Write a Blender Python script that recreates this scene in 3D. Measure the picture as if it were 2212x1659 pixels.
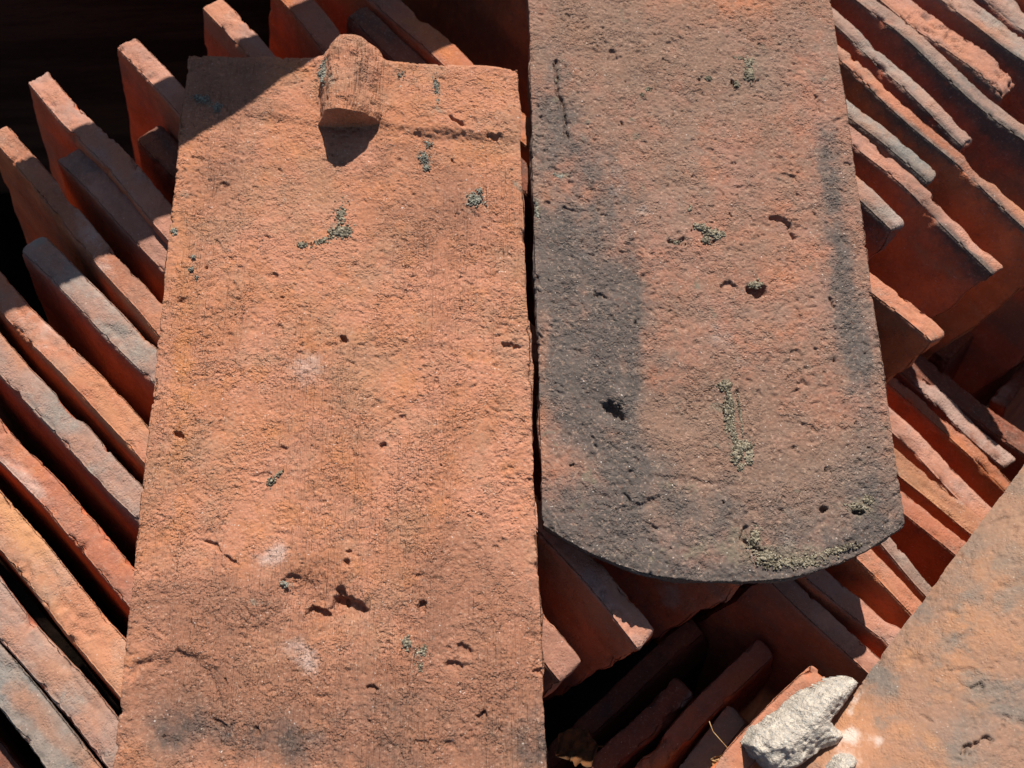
import bpy, math, random
import numpy as np
from mathutils import Matrix, Vector
random.seed(7)
SC = bpy.context.scene
R = math.radians
for o in list(bpy.data.objects): bpy.data.objects.remove(o)

# ------------------------------------------------------------------ camera
CAM_H = 0.368                 # metres above the upper face of the two loose tiles
TH = R(17.6)                  # tilt from straight down
FPX, CX, CY = 1736.0, 1106.0, 829.5      # focal length and centre on a 2212 px wide picture
cd = bpy.data.cameras.new('camera'); cam = bpy.data.objects.new('camera', cd)
SC.collection.objects.link(cam); SC.camera = cam
cam.location = (0, 0, CAM_H); cam.rotation_euler = (TH, 0, 0)
cd.sensor_width = 36; cd.lens = FPX/2212*36
cd.clip_start = 0.01; cd.clip_end = 50
cd.dof.use_dof = True; cd.dof.focus_distance = 0.385; cd.dof.aperture_fstop = 9

# ------------------------------------------------------------------ light
SUN = Vector((0.05, 0.77, 0.70)).normalized()          # towards the sun
elev = math.asin(SUN.z); azim = math.atan2(SUN.x, SUN.y)
w = bpy.data.worlds.new('World'); SC.world = w; w.use_nodes = True
nt = w.node_tree; sky = nt.nodes.new('ShaderNodeTexSky'); sky.sky_type = 'NISHITA'
sky.sun_disc = False; sky.sun_elevation = elev; sky.sun_rotation = azim
bg = nt.nodes['Background']; bg.inputs['Strength'].default_value = 0.05
nt.links.new(sky.outputs[0], bg.inputs[0])
sl = bpy.data.lights.new('sun', 'SUN'); sl.energy = 4.6; sl.angle = R(0.53); sl.color = (1, .945, .86)
so = bpy.data.objects.new('sun', sl); SC.collection.objects.link(so)
so.rotation_euler = SUN.to_track_quat('Z', 'Y').to_euler(); so.location = (0, 1, 2)
SC.view_settings.view_transform = 'Standard'; SC.view_settings.look = 'None'
SC.view_settings.exposure = 0.95; SC.view_settings.gamma = 1; SC.view_settings.use_curve_mapping = False
SC.render.engine = 'CYCLES'

# ------------------------------------------------------------------ geometry tools
cT, sT = math.cos(TH), math.sin(TH)
def ray(px, py):
    u = (px-CX)/FPX; v = -(py-CY)/FPX
    return np.array([u, sT+v*cT, -cT+v*sT])
def P(px, py, z=0.0):
    d = ray(px, py); t = (z-CAM_H)/d[2]
    return np.array([0, 0, CAM_H]) + d*t
def P_on(px, py, p0, n):
    d = ray(px, py); o = np.array([0, 0, CAM_H]); t = np.dot(p0-o, n)/np.dot(d, n)
    return o + d*t
def proj(p):
    q = p - np.array([0, 0, CAM_H])
    x = q[..., 0]; up = q[..., 1]*cT + q[..., 2]*sT; f = q[..., 1]*sT - q[..., 2]*cT
    return CX + FPX*x/f, CY - FPX*up/f
def unit(v): v = np.asarray(v, float); return v/np.linalg.norm(v)
def sstep(a, b, x):
    t = np.clip((x-a)/(b-a), 0, 1); return t*t*(3-2*t)

def seg_d(X, Y, pts):
    """distance to a polyline in picture units on the tile's face"""
    best = np.full(X.shape, 1e9)
    for (x0, y0), (x1, y1) in zip(pts[:-1], pts[1:]):
        dx, dy = x1-x0, y1-y0; t = np.clip(((X-x0)*dx+(Y-y0)*dy)/(dx*dx+dy*dy+1e-9), 0, 1)
        best = np.minimum(best, np.hypot(X-x0-t*dx, Y-y0-t*dy))
    return best
def ell(X, Y, cx, cy, rx, ry, a=0):
    c, s = math.cos(R(a)), math.sin(R(a)); u = (X-cx)*c+(Y-cy)*s; v = -(X-cx)*s+(Y-cy)*c
    return np.hypot(u/rx, v/ry)
def gau(*a): return np.exp(-ell(*a)**2)

_rg = np.random.RandomState(11)
_PERM = _rg.permutation(256).astype(np.int32); _PERM = np.concatenate([_PERM, _PERM])
_G = _rg.normal(size=(256, 3)); _G = (_G/np.linalg.norm(_G, axis=1, keepdims=True)).astype(np.float32)
_ROT = np.array([[.8, .36, -.48], [-.6, .48, -.64], [0, .8, .6]])
def vnoise(p, scale, seed=0):
    """gradient noise, about -1..1; p in metres, scale = feature size in metres"""
    q = (p @ _ROT)/(scale*1.25) + (seed*17.31) % 97; i = np.floor(q).astype(np.int32); f = (q-i).astype(np.float32)
    w_ = f*f*f*(f*(f*6-15)+10); i &= 255; j = (i+1) & 255; r = 0
    for dx in (0, 1):
        ax_ = _PERM[(j if dx else i)[:, 0]]
        wx = w_[:, 0] if dx else 1-w_[:, 0]
        for dy in (0, 1):
            ay_ = _PERM[ax_+(j if dy else i)[:, 1]]
            wy = wx*(w_[:, 1] if dy else 1-w_[:, 1])
            for dz in (0, 1):
                g = _G[_PERM[ay_+(j if dz else i)[:, 2]]]
                r = r + wy*(w_[:, 2] if dz else 1-w_[:, 2])*(g[:, 0]*(f[:, 0]-dx)+g[:, 1]*(f[:, 1]-dy)+g[:, 2]*(f[:, 2]-dz))
    return r*1.75
def fbm(p, scale, seed=0, octv=3, gain=.5):
    r = 0; a = 1; t = 0
    for k in range(octv):
        r = r + a*vnoise(p, scale/(2.03**k), seed+k*17); t += a; a *= gain
    return r/t

def lattice(A, K, L):
    """surface of a box lattice: returns index triples and quads (outward for x=L, y=A, z=-K)"""
    na, nk, nl = len(A), len(K), len(L)
    m = np.zeros((na, nk, nl), bool)
    m[0] = m[-1] = True; m[:, 0] = m[:, -1] = True; m[:, :, 0] = m[:, :, -1] = True
    idx = -np.ones((na, nk, nl), np.int64); idx[m] = np.arange(m.sum())
    ia, ik, il = np.nonzero(m)
    fs = []
    def grid(g, flip):
        q = np.stack([g[:-1, :-1], g[1:, :-1], g[1:, 1:], g[:-1, 1:]], -1).reshape(-1, 4)
        fs.append(q[:, ::-1] if flip else q)
    grid(idx[:, 0, :], True); grid(idx[:, -1, :], False)
    grid(idx[0], True); grid(idx[-1], False)
    grid(idx[:, :, 0], False); grid(idx[:, :, -1], True)
    return ia, ik, il, np.concatenate(fs)

def mesh_from(name, V, F, mat, smooth=True, attrs=None, parent=None, mw=None):
    me = bpy.data.meshes.new(name)
    V = np.asarray(V, np.float32); F = np.asarray(F, np.int32)
    me.vertices.add(len(V)); me.vertices.foreach_set('co', V.ravel())
    n = F.shape[1]
    me.loops.add(F.size); me.loops.foreach_set('vertex_index', F.ravel())
    me.polygons.add(len(F)); me.polygons.foreach_set('loop_start', np.arange(len(F), dtype=np.int32)*n)
    me.polygons.foreach_set('loop_total', np.full(len(F), n, np.int32))
    me.polygons.foreach_set('use_smooth', np.full(len(F), smooth))
    me.update(calc_edges=True); me.validate()
    if attrs:
        for k, a in attrs.items():
            at = me.attributes.new(k, 'FLOAT', 'POINT'); at.data.foreach_set('value', np.asarray(a, np.float32))
    me.materials.append(mat)
    o = bpy.data.objects.new(name, me); SC.collection.objects.link(o)
    if mw is not None: o.matrix_world = mw
    if parent is not None: o.parent = parent
    return o
def tag(o, label=None, cat=None, group=None, kind=None):
    if label: o['label'] = label
    if cat: o['category'] = cat
    if group: o['group'] = group
    o['kind'] = kind or 'thing'
    return o

# ------------------------------------------------------------------ materials
def srgb(c):
    return tuple(((x/255)/12.92 if x <= 10 else (((x/255)+.055)/1.055)**2.4) for x in c)
class NT:
    def __init__(s, name):
        s.m = bpy.data.materials.new(name); s.m.use_nodes = True; s.t = s.m.node_tree
        s.b = s.t.nodes['Principled BSDF']; s.b.inputs['Roughness'].default_value = .9
        s.b.inputs['Specular IOR Level'].default_value = .12
        s.co = s.t.nodes.new('ShaderNodeTexCoord').outputs['Object']
    def link(s, a, b): s.t.links.new(a, b)
    def noise(s, size, detail=4, rough=.6, off=0, stretch=None):
        mp = s.t.nodes.new('ShaderNodeMapping'); s.link(s.co, mp.inputs[0])
        mp.inputs['Location'].default_value = (off*1.37, off*.73, off*2.1)
        if stretch: mp.inputs['Scale'].default_value = stretch
        n = s.t.nodes.new('ShaderNodeTexNoise'); s.link(mp.outputs[0], n.inputs['Vector'])
        n.inputs['Scale'].default_value = 1/size; n.inputs['Detail'].default_value = detail; n.inputs['Roughness'].default_value = rough
        return n.outputs['Fac']
    def ramp(s, f, a, b, lo=0, hi=1):
        n = s.t.nodes.new('ShaderNodeMapRange'); n.interpolation_type = 'SMOOTHSTEP'
        s.link(f, n.inputs[0]); n.inputs[1].default_value = a; n.inputs[2].default_value = b
        n.inputs[3].default_value = lo; n.inputs[4].default_value = hi
        return n.outputs[0]
    def math(s, op, a, b=None):
        n = s.t.nodes.new('ShaderNodeMath'); n.operation = op
        for i, x in enumerate((a, b)):
            if x is None: continue
            if isinstance(x, (int, float)): n.inputs[i].default_value = x
            else: s.link(x, n.inputs[i])
        return n.outputs[0]
    def mix(s, f, a, b, mode='MIX'):
        n = s.t.nodes.new('ShaderNodeMix'); n.data_type = 'RGBA'; n.blend_type = mode
        if isinstance(f, (int, float)): n.inputs[0].default_value = f
        else: s.link(f, n.inputs[0])
        for i, x in ((6, a), (7, b)):
            if isinstance(x, tuple): n.inputs[i].default_value = (*x[:3], 1)
            else: s.link(x, n.inputs[i])
        return n.outputs[2]
    def attr(s, name):
        n = s.t.nodes.new('ShaderNodeAttribute'); n.attribute_name = name; return n.outputs['Fac']
    def bump(s, h, dist, nrm=None, strength=1):
        n = s.t.nodes.new('ShaderNodeBump'); n.inputs['Distance'].default_value = dist; n.inputs['Strength'].default_value = strength
        s.link(h, n.inputs['Height'])
        if nrm is not None: s.link(nrm, n.inputs['Normal'])
        return n.outputs[0]
    def done(s, col, nrm=None):
        s.link(col, s.b.inputs['Base Color'])
        if nrm is not None: s.link(nrm, s.b.inputs['Normal'])
        return s.m

ALB = .70
def dk(c): return tuple(x*ALB for x in c)
def clay(name, base, alt, grey=None, greyamt=.3, orange=None, oamt=.3, seed=0, fine=1.0, masks=False, stretch=None, face=None, drag=False):
    """fired clay: mottled colour in several sizes, weathering, grains; masks read stain attributes"""
    T = NT(name); s = seed*3.1
    base, alt = dk(base), dk(alt); grey = dk(grey) if grey else None; orange = dk(orange) if orange else None
    if masks: masks = {k: dk(v) for k, v in masks.items()}
    c = T.mix(T.ramp(T.noise(.035, 5, .6, s), .38, .62), base, alt)
    if orange: c = T.mix(T.math('MULTIPLY', T.ramp(T.noise(.022, 6, .65, s+5, stretch), .50, .66), oamt), c, orange)
    if grey: c = T.mix(T.math('MULTIPLY', T.ramp(T.noise(.03, 6, .68, s+9, stretch), .46, .64), greyamt), c, grey)
    if face:
        fc = T.mix(T.ramp(T.noise(.02, 5, .65, s+20), .35, .65), dk(tuple(x*1.2 for x in face)), dk(tuple(x*.85 for x in face)))  # sides get a redder colour, put in to redden the shade between tiles
        fc = T.mix(T.math('MULTIPLY', T.ramp(T.noise(.012, 5, .7, s+21), .55, .7), .35), fc, (.20, .10, .07))
        c = T.mix(T.attr('dust_vs_shade'), fc, c)  # dusty tops over sides that carry the shade red
    if masks:
        n1 = T.noise(.006, 5, .7, 3)
        def m(name, a=.25, b=.75, amt=1.0, nz=.9):
            v = T.math('ADD', T.attr(name), T.math('MULTIPLY', T.math('SUBTRACT', n1, .5), nz))
            return T.math('MULTIPLY', T.ramp(v, a, b), amt)
        c = T.mix(m('rust', .2, .8, .8), c, masks['rust'])
        c = T.mix(m('brown', .15, .85, .8), c, masks['brown'])
        c = T.mix(m('soot', .05, 1.25, .86, 1.1), c, masks['soot'])
        c = T.mix(T.math('MULTIPLY', T.ramp(T.math('ADD', T.attr('soot'), T.math('MULTIPLY', T.math('SUBTRACT', T.noise(.0035, 4, .7, 8, (1, .3, 1)), .5), 1.6)), .55, 1.3), .5), c, tuple(x*.62 for x in masks['soot']))
        c = T.mix(m('moss', .3, .6, .8, 1.6), c, masks['moss'])
        c = T.mix(m('lime', .3, 1.1, .52, 1.5), c, masks['lime'])
    # grains: lighter and darker sand, a few dark specks and painted pale glints
    c = T.mix(T.math('MULTIPLY', T.ramp(T.noise(.0016, 3, .7, s+1), .52, .72), .30*fine), c, dk((.66, .44, .32)))
    c = T.mix(T.math('MULTIPLY', T.ramp(T.noise(.0022, 3, .7, s+2), .56, .72), .50*fine), c, tuple(x*.42 for x in base))
    c = T.mix(T.math('MULTIPLY', T.ramp(T.noise(.0075, 4, .75, s+3), .60, .70), .35), c, dk((.12, .10, .08)))
    c = T.mix(T.math('MULTIPLY', T.ramp(T.noise(.0011, 2, .5, s+4), .70, .76), .6*fine), c, dk((.85, .75, .68)))
    vo = T.t.nodes.new('ShaderNodeTexVoronoi'); vo.feature = 'SMOOTH_F1'; vo.inputs['Scale'].default_value = 1/.0011; vo.inputs['Smoothness'].default_value = .4
    T.link(T.co, vo.inputs['Vector'])
    calm = T.ramp(T.noise(.017, 4, .6, s+30), .38, .62, .30, 1.0)
    if drag:
        dl = T.noise(.0016, 3, .6, s+31, (1, .022, 1)); dm = T.ramp(T.noise(.03, 3, .5, s+32, (1, .35, 1)), .38, .60, .15, 1)
        nd = T.bump(T.math('MULTIPLY', dl, dm), .0026)
    else: nd = None
    n = T.bump(T.math('MULTIPLY', T.noise(.0008, 2, .6, s+6), calm), .0005*fine, nd)
    n = T.bump(T.math('MULTIPLY', vo.outputs['Distance'], T.math('MULTIPLY', calm, T.ramp(T.noise(.005, 3, .6, s+8), .38, .62, .1, 1.0))), -.0006*fine, n)
    n = T.bump(T.math('MULTIPLY', T.noise(.0030, 3, .6, s+7), calm), .0009*fine, n)
    return T.done(c, n)

# ------------------------------------------------------------------ slabs
def frame(p0, x, y, z):
    m = Matrix(((x[0], y[0], z[0], p0[0]), (x[1], y[1], z[1], p0[1]), (x[2], y[2], z[2], p0[2]), (0, 0, 0, 1)))
    return m
def downdir(vx, vy): return unit(ray(vx, vy))
DOWN_A = downdir(600, 2000); DOWN_P = downdir(1500, 2300)

def bar(lo, up, z, mat, seed, sootside=0.0, limes=(), ext=(0, 0), depth=.165, down=DOWN_A, length=None, r=.0022, chip=1.0, rough=1.0,
        wob=.0021, res=.0011, tip=0.0, tipround=0.0, wide=1.0):
    """a roof tile standing on its long edge. lo / up: the near and the far arris of its upper edge face
    at two places each, ext: how far it runs on beyond them (start, end)"""
    a = P(*lo[0], z); b = P(*lo[1], z)
    x = unit(b-a); zz = -(down - np.dot(down, x)*x); zz = unit(zz); yy = unit(np.cross(zz, x))
    tn = unit(.35*zz+.65*np.array([0, 0, 1.])); tn = unit(tn-np.dot(tn, x)*x); ya = unit(np.cross(tn, x))
    ths = []
    for q in up:
        pu = P_on(*q, a, tn); ths.append(np.dot(pu-a, ya))
    th = (ths[0]*.6+ths[1]*.4)*wide
    if th < 0: ya = -ya
    if th < 0: yy = -yy; th = -th; hand = -1
    else: hand = 1
    L = np.linalg.norm(b-a)+ext[0]+ext[1]; a = a-x*ext[0]
    if length: L = length
    # lattice: x along, y across (0..th), z = -depth
    A = np.linspace(0, th, max(8, int(th/res))); Lc = np.linspace(0, L, int(L/res/1.25))
    K = np.concatenate([np.linspace(0, .006, 7), np.linspace(.0085, .03, 9), np.linspace(.036, depth, 16)])
    ia, ik, il, F = lattice(A, K, Lc)
    p = np.stack([Lc[il], A[ia], -K[ik]], 1)
    lo_ = np.array([r, r, -depth+r]); hi_ = np.array([L-r, th-r, -r])
    c = np.clip(p, lo_, hi_); d = p-c; dn = np.linalg.norm(d, axis=1, keepdims=True); n = d/np.maximum(dn, 1e-9)
    p = c + n*r
    arris = np.clip(np.sort(np.abs(d), axis=1)[:, 1]/r*1.5, 0, 1)
    # nearness to the two long arrises and to the ends
    near = np.exp(-np.minimum(p[:, 1], th-p[:, 1])/.0022)*np.exp(p[:, 2]/.003)
    nend = np.exp(-np.minimum(p[:, 0], L-p[:, 0])/.003)
    q = p + seed*1.713
    h = fbm(q, .009, seed, 4, .55)*.00042*rough + fbm(q, .028, seed+3, 2)*.0005*rough
    ch = sstep(.12, .55, fbm(q, .010, seed+9, 4, .6))
    h -= 1.25*ch*(near*.0034+nend*.0030)*chip
    big = sstep(.28, .55, vnoise(q, .022, seed+80))*np.exp(-np.minimum(p[:, 1], th-p[:, 1])/.004)*np.exp(p[:, 2]/.006)*sstep(-.1, .2, vnoise(q, .05, seed+81)); h -= big*.0028*chip
    p[:, 0] += (vnoise(q, .010, seed+83)*.0022+vnoise(q, .03, seed+84)*.0025)*np.exp(-np.minimum(p[:, 0], L-p[:, 0])/.006)
    h += vnoise(q, .0018, seed+21)*.00025*(near+.25)*chip
    h -= sstep(.42, .6, vnoise(q*np.array([.45, 1, 1]), .0034, seed+5))*.0006*(1-near)
    topm = np.clip(n[:, 2], 0, 1); chip = chip*1.3
    h -= sstep(.40, .62, vnoise(q, .0023, seed+71))*.0006*topm*sstep(-.1, .3, fbm(q, .02, seed+72, 2))*rough
    ck = np.abs(vnoise(q*np.array([.16, 1, 1]), .0075, seed+73)+.35*vnoise(q, .006, seed+74)); h -= (1-sstep(.0, .10, ck))*.0009*topm*sstep(.0, .25, vnoise(q, .03, seed+75))*chip
    h += fbm(q*np.array([.3, 1, 1]), .009, seed+76, 3)*.0007*topm
    p = p + n*h[:, None]
    # gently warped length
    s = p[:, 0]
    bend = np.stack([s, s*0, s*0], 1) + seed*7.7
    p[:, 1] = th/2 + (p[:, 1]-th/2)*(1+.07*vnoise(bend, .05, seed+33))
    p[:, 1] += vnoise(bend, .06, seed+30)*wob; p[:, 2] += vnoise(bend, .045, seed+31)*wob*1.2
    if tip: p[:, 2] -= tip*np.exp(-s/.02)
    if tipround: p[:, 0] += tipround*(np.exp(-np.abs(p[:, 1])/.006))*np.exp(-s/.01)
    yraw = p[:, 1].copy(); p[:, 2] += yraw*np.dot(ya, zz); p[:, 1] = yraw*np.dot(ya, yy)
    mw = frame(a, x, yy, zz)
    qq = q*1.0
    top = sstep(-.003, -.0006, -K[ik]+0*yraw)
    at = dict(dust_vs_shade=sstep(-.0035, -.0004, -K[ik]+0*yraw)*np.clip(1.1-1.2*ch*near, 0, 1), soot=sootside*(np.exp(-yraw/.002)*np.exp(-K[ik]/.011)) + np.clip(fbm(qq*np.array([.35, 1, 1]), .022, seed+60, 3), 0, 1)*1.1*top,
              lime=np.clip(fbm(qq*np.array([.5, 1, 1]), .028, seed+61, 3)-.12, 0, 1)*2.2*top,
              rust=np.clip(fbm(qq*np.array([.4, 1, 1]), .024, seed+62, 3), 0, 1)*1.8, brown=np.clip(fbm(qq*np.array([.3, 1, 1]), .03, seed+63, 3)+.1, 0, 1)*1.5, moss=yraw*0)
    if limes:
        wq = a + p[:, :1]*x + p[:, 1:2]*yy + p[:, 2:3]*zz; XX, YY = proj(wq)
        for e_ in limes: at['lime'] = at['lime'] + 1.2*gau(XX, YY, *e_)
    if hand < 0:
        # express in a right-handed frame: flip the across axis
        p[:, 1] *= -1; mw = frame(a, x, -yy, zz); F = F[:, ::-1]
    return p, F, mw, th, L, at

GROUP_T = 'roof tiles standing on edge in the upper stack'
GROUP_L = 'roof tiles standing on edge in the lower row'
GROUP_P = 'roof tiles of the lowest row at the bottom'
MC = {}
def cmat(kind, seed):
    k = (kind, seed % 3)
    if k in MC: return MC[k]
    sd = seed % 3 + 1
    pal = {
     'pink':   ((.44, .20, .135), (.50, .245, .175), (.34, .25, .22), .5, (.50, .21, .12), .4),
     'orange': ((.46, .19, .115), (.45, .175, .10), (.34, .22, .165), .55, (.50, .22, .115), .5),
     'red':    ((.40, .145, .085), (.46, .18, .11), (.26, .17, .14), .35, (.52, .18, .07), .4),
     'grey':   ((.34, .20, .155), (.37, .24, .19), (.27, .25, .22), .75, (.46, .20, .11), .35),
     'slate':  ((.28, .22, .185), (.26, .22, .19), (.20, .20, .19), .8, (.42, .19, .11), .3),
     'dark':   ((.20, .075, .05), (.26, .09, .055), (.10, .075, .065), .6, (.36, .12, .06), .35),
     'yellow': ((.48, .22, .125), (.46, .20, .115), (.42, .29, .22), .45, (.52, .25, .12), .5),
    }[kind]
    shade_reds = {'pink': (.60, .165, .075), 'orange': (.64, .19, .075), 'red': (.56, .13, .055), 'grey': (.46, .14, .08), 'slate': (.32, .13, .085), 'dark': (.32, .08, .045), 'yellow': (.62, .20, .08)}  # stronger reds for the sides, set to redden shade and bounced light
    MC[k] = clay('%s_clay_%d' % (kind, sd), pal[0], pal[1], pal[2], pal[3], pal[4], pal[5], seed=sd*7, fine=.7, face=shade_reds[kind],
                 masks=dict(rust=pal[4], brown=tuple(x*.62 for x in pal[1]), soot=(.12, .105, .095), moss=(.2, .18, .13), lime=(.58, .44, .38)))
    return MC[k]
def stack_tile(label, lo, up, z, kind, seed, group=GROUP_T, cat='roof tile', **kw):
    p, F, mw, th, L, at = bar(lo, up, z, None, seed, **kw)
    print('TH %-7s %2d th %.1f mm L %.0f mm' % (kind, seed, th*1000, L*1000))
    o = mesh_from('roof_tile', p, F, cmat(kind, seed), mw=mw, attrs=at)
    tag(o, label, cat, group)
    return o

# ------------------------------------------------------------------ ground
T = NT('dark_soil')
c = T.mix(T.ramp(T.noise(.05, 6, .7), .4, .65), (.006, .004, .003), (.014, .008, .006))
T.b.inputs['Specular IOR Level'].default_value = 0
gm = T.done(c, T.bump(T.noise(.012, 6, .7), .01))
n = 90; g = np.linspace(-3, 3, n); gx, gy = np.meshgrid(g, g, indexing='ij')
gp = np.stack([gx.ravel(), gy.ravel(), gx.ravel()*0], 1); gp[:, 2] = -.36 + fbm(gp, .2, 4, 3)*.012
I = np.arange(n*n).reshape(n, n); GF = np.stack([I[:-1, :-1], I[1:, :-1], I[1:, 1:], I[:-1, 1:]], -1).reshape(-1, 4)
tag(mesh_from('ground', gp, GF, gm), kind='structure')

# ------------------------------------------------------------------ the upper stack, left of and under the loose tiles
ST = stack_tile
Z = -.0185
ST('pinkish stacked tile with the leftmost of the two high sunlit tips at the top left',
   ((52, 172), (1210, 1482)), ((99, 151), (1258, 1441)), Z, 'pink', 1, chip=1.3, wide=1.12)
ST('stacked tile with a rough cracked edge behind the top left corner of the orange tile',
   ((250, 99), (1378, 1397)), ((286, 78), (1413, 1352)), Z-.001, 'pink', 2, chip=1.5, wide=1.12)
ST('low tile with a shaded rounded end between two taller tiles, upper left',
   ((292, 300), (378, 385)), ((338, 255), (388, 300)), Z-.016, 'dark', 3, ext=(0, .2), r=.004)
ST("stacked tile whose smooth sunlit tip touches the top edge above the orange tile's corner",
   ((432, 14), (1612, 1262)), ((482, 2), (1652, 1225)), Z-.002, 'pink', 4, wide=1.1, limes=((1448, 1288, 26, 36, -20),))
ST('broad red stacked tile cut by the top edge directly left of the nib',
   ((604, 0), (693, 105)), ((672, 0), (748, 75)), Z-.002, 'red', 5, ext=(.012, .12), chip=1.2)
ST('dark shaded stacked tile with a blunt tip just right of the nib',
   ((748, 28), (858, 138)), ((800, 14), (937, 140)), Z-.004, 'dark', 6, ext=(0, .2), r=.003, chip=.7)
ST('smooth orange stacked tile from the top edge, right of the dark blunt-tipped one',
   ((800, 0), (960, 150)), ((872, 0), (1025, 142)), Z-.003, 'red', 7, ext=(.09, .18))
ST('stacked tile with a square tip pressed against the lower side of the high pinkish one',
   ((120, 345), (353, 582)), ((177, 318), (362, 500)), Z-.004, 'pink', 8, ext=(0, .22), chip=.7)
ST('bright orange stacked tile whose tip meets the left edge of the photo',
   ((-4, 322), (336, 719)), ((20, 292), (350, 628)), Z, 'orange', 9, ext=(.012, .22))
ST('stacked tile with a dark shaded rounded tip near the left edge, grey brown further down',
   ((42, 540), (327, 827)), ((92, 495), (330, 745)), Z-.003, 'grey', 10, ext=(0, .22), r=.0035)
ST('orange and grey streaked stacked tile entering the left edge below the dark rounded tip',
   ((0, 668), (307, 997)), ((0, 585), (314, 902)), Z, 'orange', 11, ext=(.08, .2))
ST('wide greyish pink stacked tile entering halfway down the left edge',
   ((0, 808), (291, 1118)), ((0, 716), (300, 1026)), Z-.001, 'grey', 12, ext=(.1, .2))
ST('reddish pitted stacked tile entering the left edge above the yellowish orange one',
   ((0, 996), (270, 1304)), ((0, 899), (278, 1206)), Z-.001, 'red', 13, ext=(.1, .2), chip=1.4)
ST('yellowish orange stacked tile with pale lime bloom at the lower left edge',
   ((0, 1197), (244, 1484)), ((0, 1055), (265, 1377)), Z+.001, 'yellow', 14, ext=(.1, .2), chip=1.3)
ST('wide brownish pink stacked tile next to the lowest one at the left edge',
   ((0, 1381), (223, 1655)), ((0, 1244), (240, 1540)), Z, 'grey', 15, ext=(.1, .2))
ST('grey cracked stacked tile at the bottom left corner, lowest of the left row',
   ((0, 1544), (90, 1659)), ((0, 1390), (201, 1634)), Z, 'slate', 16, ext=(.1, .24), chip=1.6)
ST('dark sunken tile just showing in the bottom left corner below the grey cracked one',
   ((-60, 1600), (20, 1700)), ((0, 1590), (72, 1685)), Z-.03, 'dark', 17, ext=(.1, .2))

# ------------------------------------------------------------------ the upper stack, right of the loose tiles
ST('stacked tile whose sunlit square end sticks out beside the middle of the dark loose tile',
   ((1899, 641), (2014, 749)), ((1893, 578), (2038, 727)), Z, 'orange', 21, ext=(.40, 0), sootside=.5, chip=1.1)
ST('short grey brown stacked tile with a rounded corner just right of the dark loose tile',
   ((1857, 437), (1934, 500)), ((1851, 377), (1958, 478)), Z, 'grey', 22, ext=(.06, 0), sootside=1.0, r=.0035, depth=.05)
ST('long pink stacked tile at the right with a wide smooth red side fully visible',
   ((1842, 308), (2146, 588)), ((1834, 257), (2168, 556)), Z-.001, 'pink', 23, ext=(.22, 0), sootside=1.0)
ST('short slate grey stacked tile between two long pink ones at the right',
   ((1831, 246), (2003, 399)), ((1823, 194), (2025, 372)), Z-.001, 'slate', 24, ext=(.1, 0), sootside=1.0, depth=.06, r=.003)
ST('long orange pink stacked tile that reaches the right edge below the slate grey ones',
   ((1811, 129), (2200, 480)), ((1811, 91), (2212, 456)), Z, 'orange', 25, ext=(.2, .03), sootside=1.0)
ST('grey tan stacked tile with a blackened notched side ending before the right edge',
   ((1795, 48), (2088, 312)), ((1794, 14), (2108, 276)), Z-.001, 'grey', 26, ext=(.16, 0), sootside=1.0, r=.003, depth=.06, chip=1.8)
ST('long stacked tile with an orange lower part crossing the upper right to the right edge',
   ((1849, 0), (2212, 292)), ((1894, 0), (2212, 249)), Z, 'grey', 27, ext=(.2, .10), sootside=1.0)
ST('pink stacked tile with a crumbled edge and broken end in the upper right',
   ((1903, 0), (2176, 208)), ((1980, 0), (2192, 152)), Z-.001, 'pink', 28, ext=(.1, 0), sootside=1.0, chip=2.4, rough=1.6, r=.003, depth=.07)
ST('greyish stacked tile second from the top right corner',
   ((2032, 0), (2212, 123)), ((2109, 0), (2212, 77)), Z, 'grey', 29, ext=(.15, .14), sootside=1.0)
ST('dark edged stacked tile in the top right corner',
   ((2125, 0), (2212, 65)), ((2192, 0), (2260, 45)), Z-.002, 'grey', 30, ext=(.1, .08), sootside=1.0, chip=1.2)
ST('reddish stacked tile just cutting the top right corner',
   ((2195, -30), (2290, 40)), ((2262, -40), (2330, 0)), Z, 'red', 33, ext=(.08, .08))
# under the dark loose tile, seen only through the gap
ST('stacked tile hidden under the dark loose tile, only glimpsed in the gap',
   ((1250, 330), (1790, 880)), ((1300, 320), (1820, 850)), Z-.001, 'red', 31, ext=(.03, .03))

# ------------------------------------------------------------------ lower row, lower right
ZL = -.075
def LW(label, lo, up, kind, seed, z=ZL, **kw):
    kw.setdefault('ext', (.035, .12))
    return ST(label, lo, up, z, kind, seed, group=GROUP_L, **kw)
LW('dark lower tile farthest to the right, with an orange sunlit arris at the right edge',
   ((1985, 813), (2212, 976)), ((2042, 813), (2212, 911)), 'dark', 41, z=-.095)
LW('dark lower tile with a crumbly sunlit end beside the second gap from the right edge',
   ((1955, 818), (2178, 1018)), ((1982, 800), (2197, 985)), 'dark', 42, z=-.095, ext=(.03, 0), chip=2)
LW('lower tile with a thin bright arris reaching the ridge tile at its upper end',
   ((1931, 838), (2160, 1058)), ((1956, 822), (2170, 1035)), 'red', 43, z=-.092)
LW('pink lower tile directly above the orange one in the lower row',
   ((1943, 956), (2119, 1115)), ((1939, 895), (2144, 1083)), 'pink', 44, z=-.085)
LW('bright orange lower tile beside the right edge of the dark loose tile',
   ((1956, 1042), (2095, 1152)), ((1946, 968), (2115, 1120)), 'yellow', 45, z=-.08)
LW('pink lower tile level with the lower right corner of the dark loose tile',
   ((1946, 1103), (2058, 1197)), ((1958, 1052), (2078, 1173)), 'red', 46, z=-.07)
LW('narrow brown lower tile just below the lower right corner of the dark loose tile',
   ((1908, 1182), (1996, 1275)), ((1932, 1166), (2015, 1252)), 'grey', 47, z=-.055, ext=(.02, .1))
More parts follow.
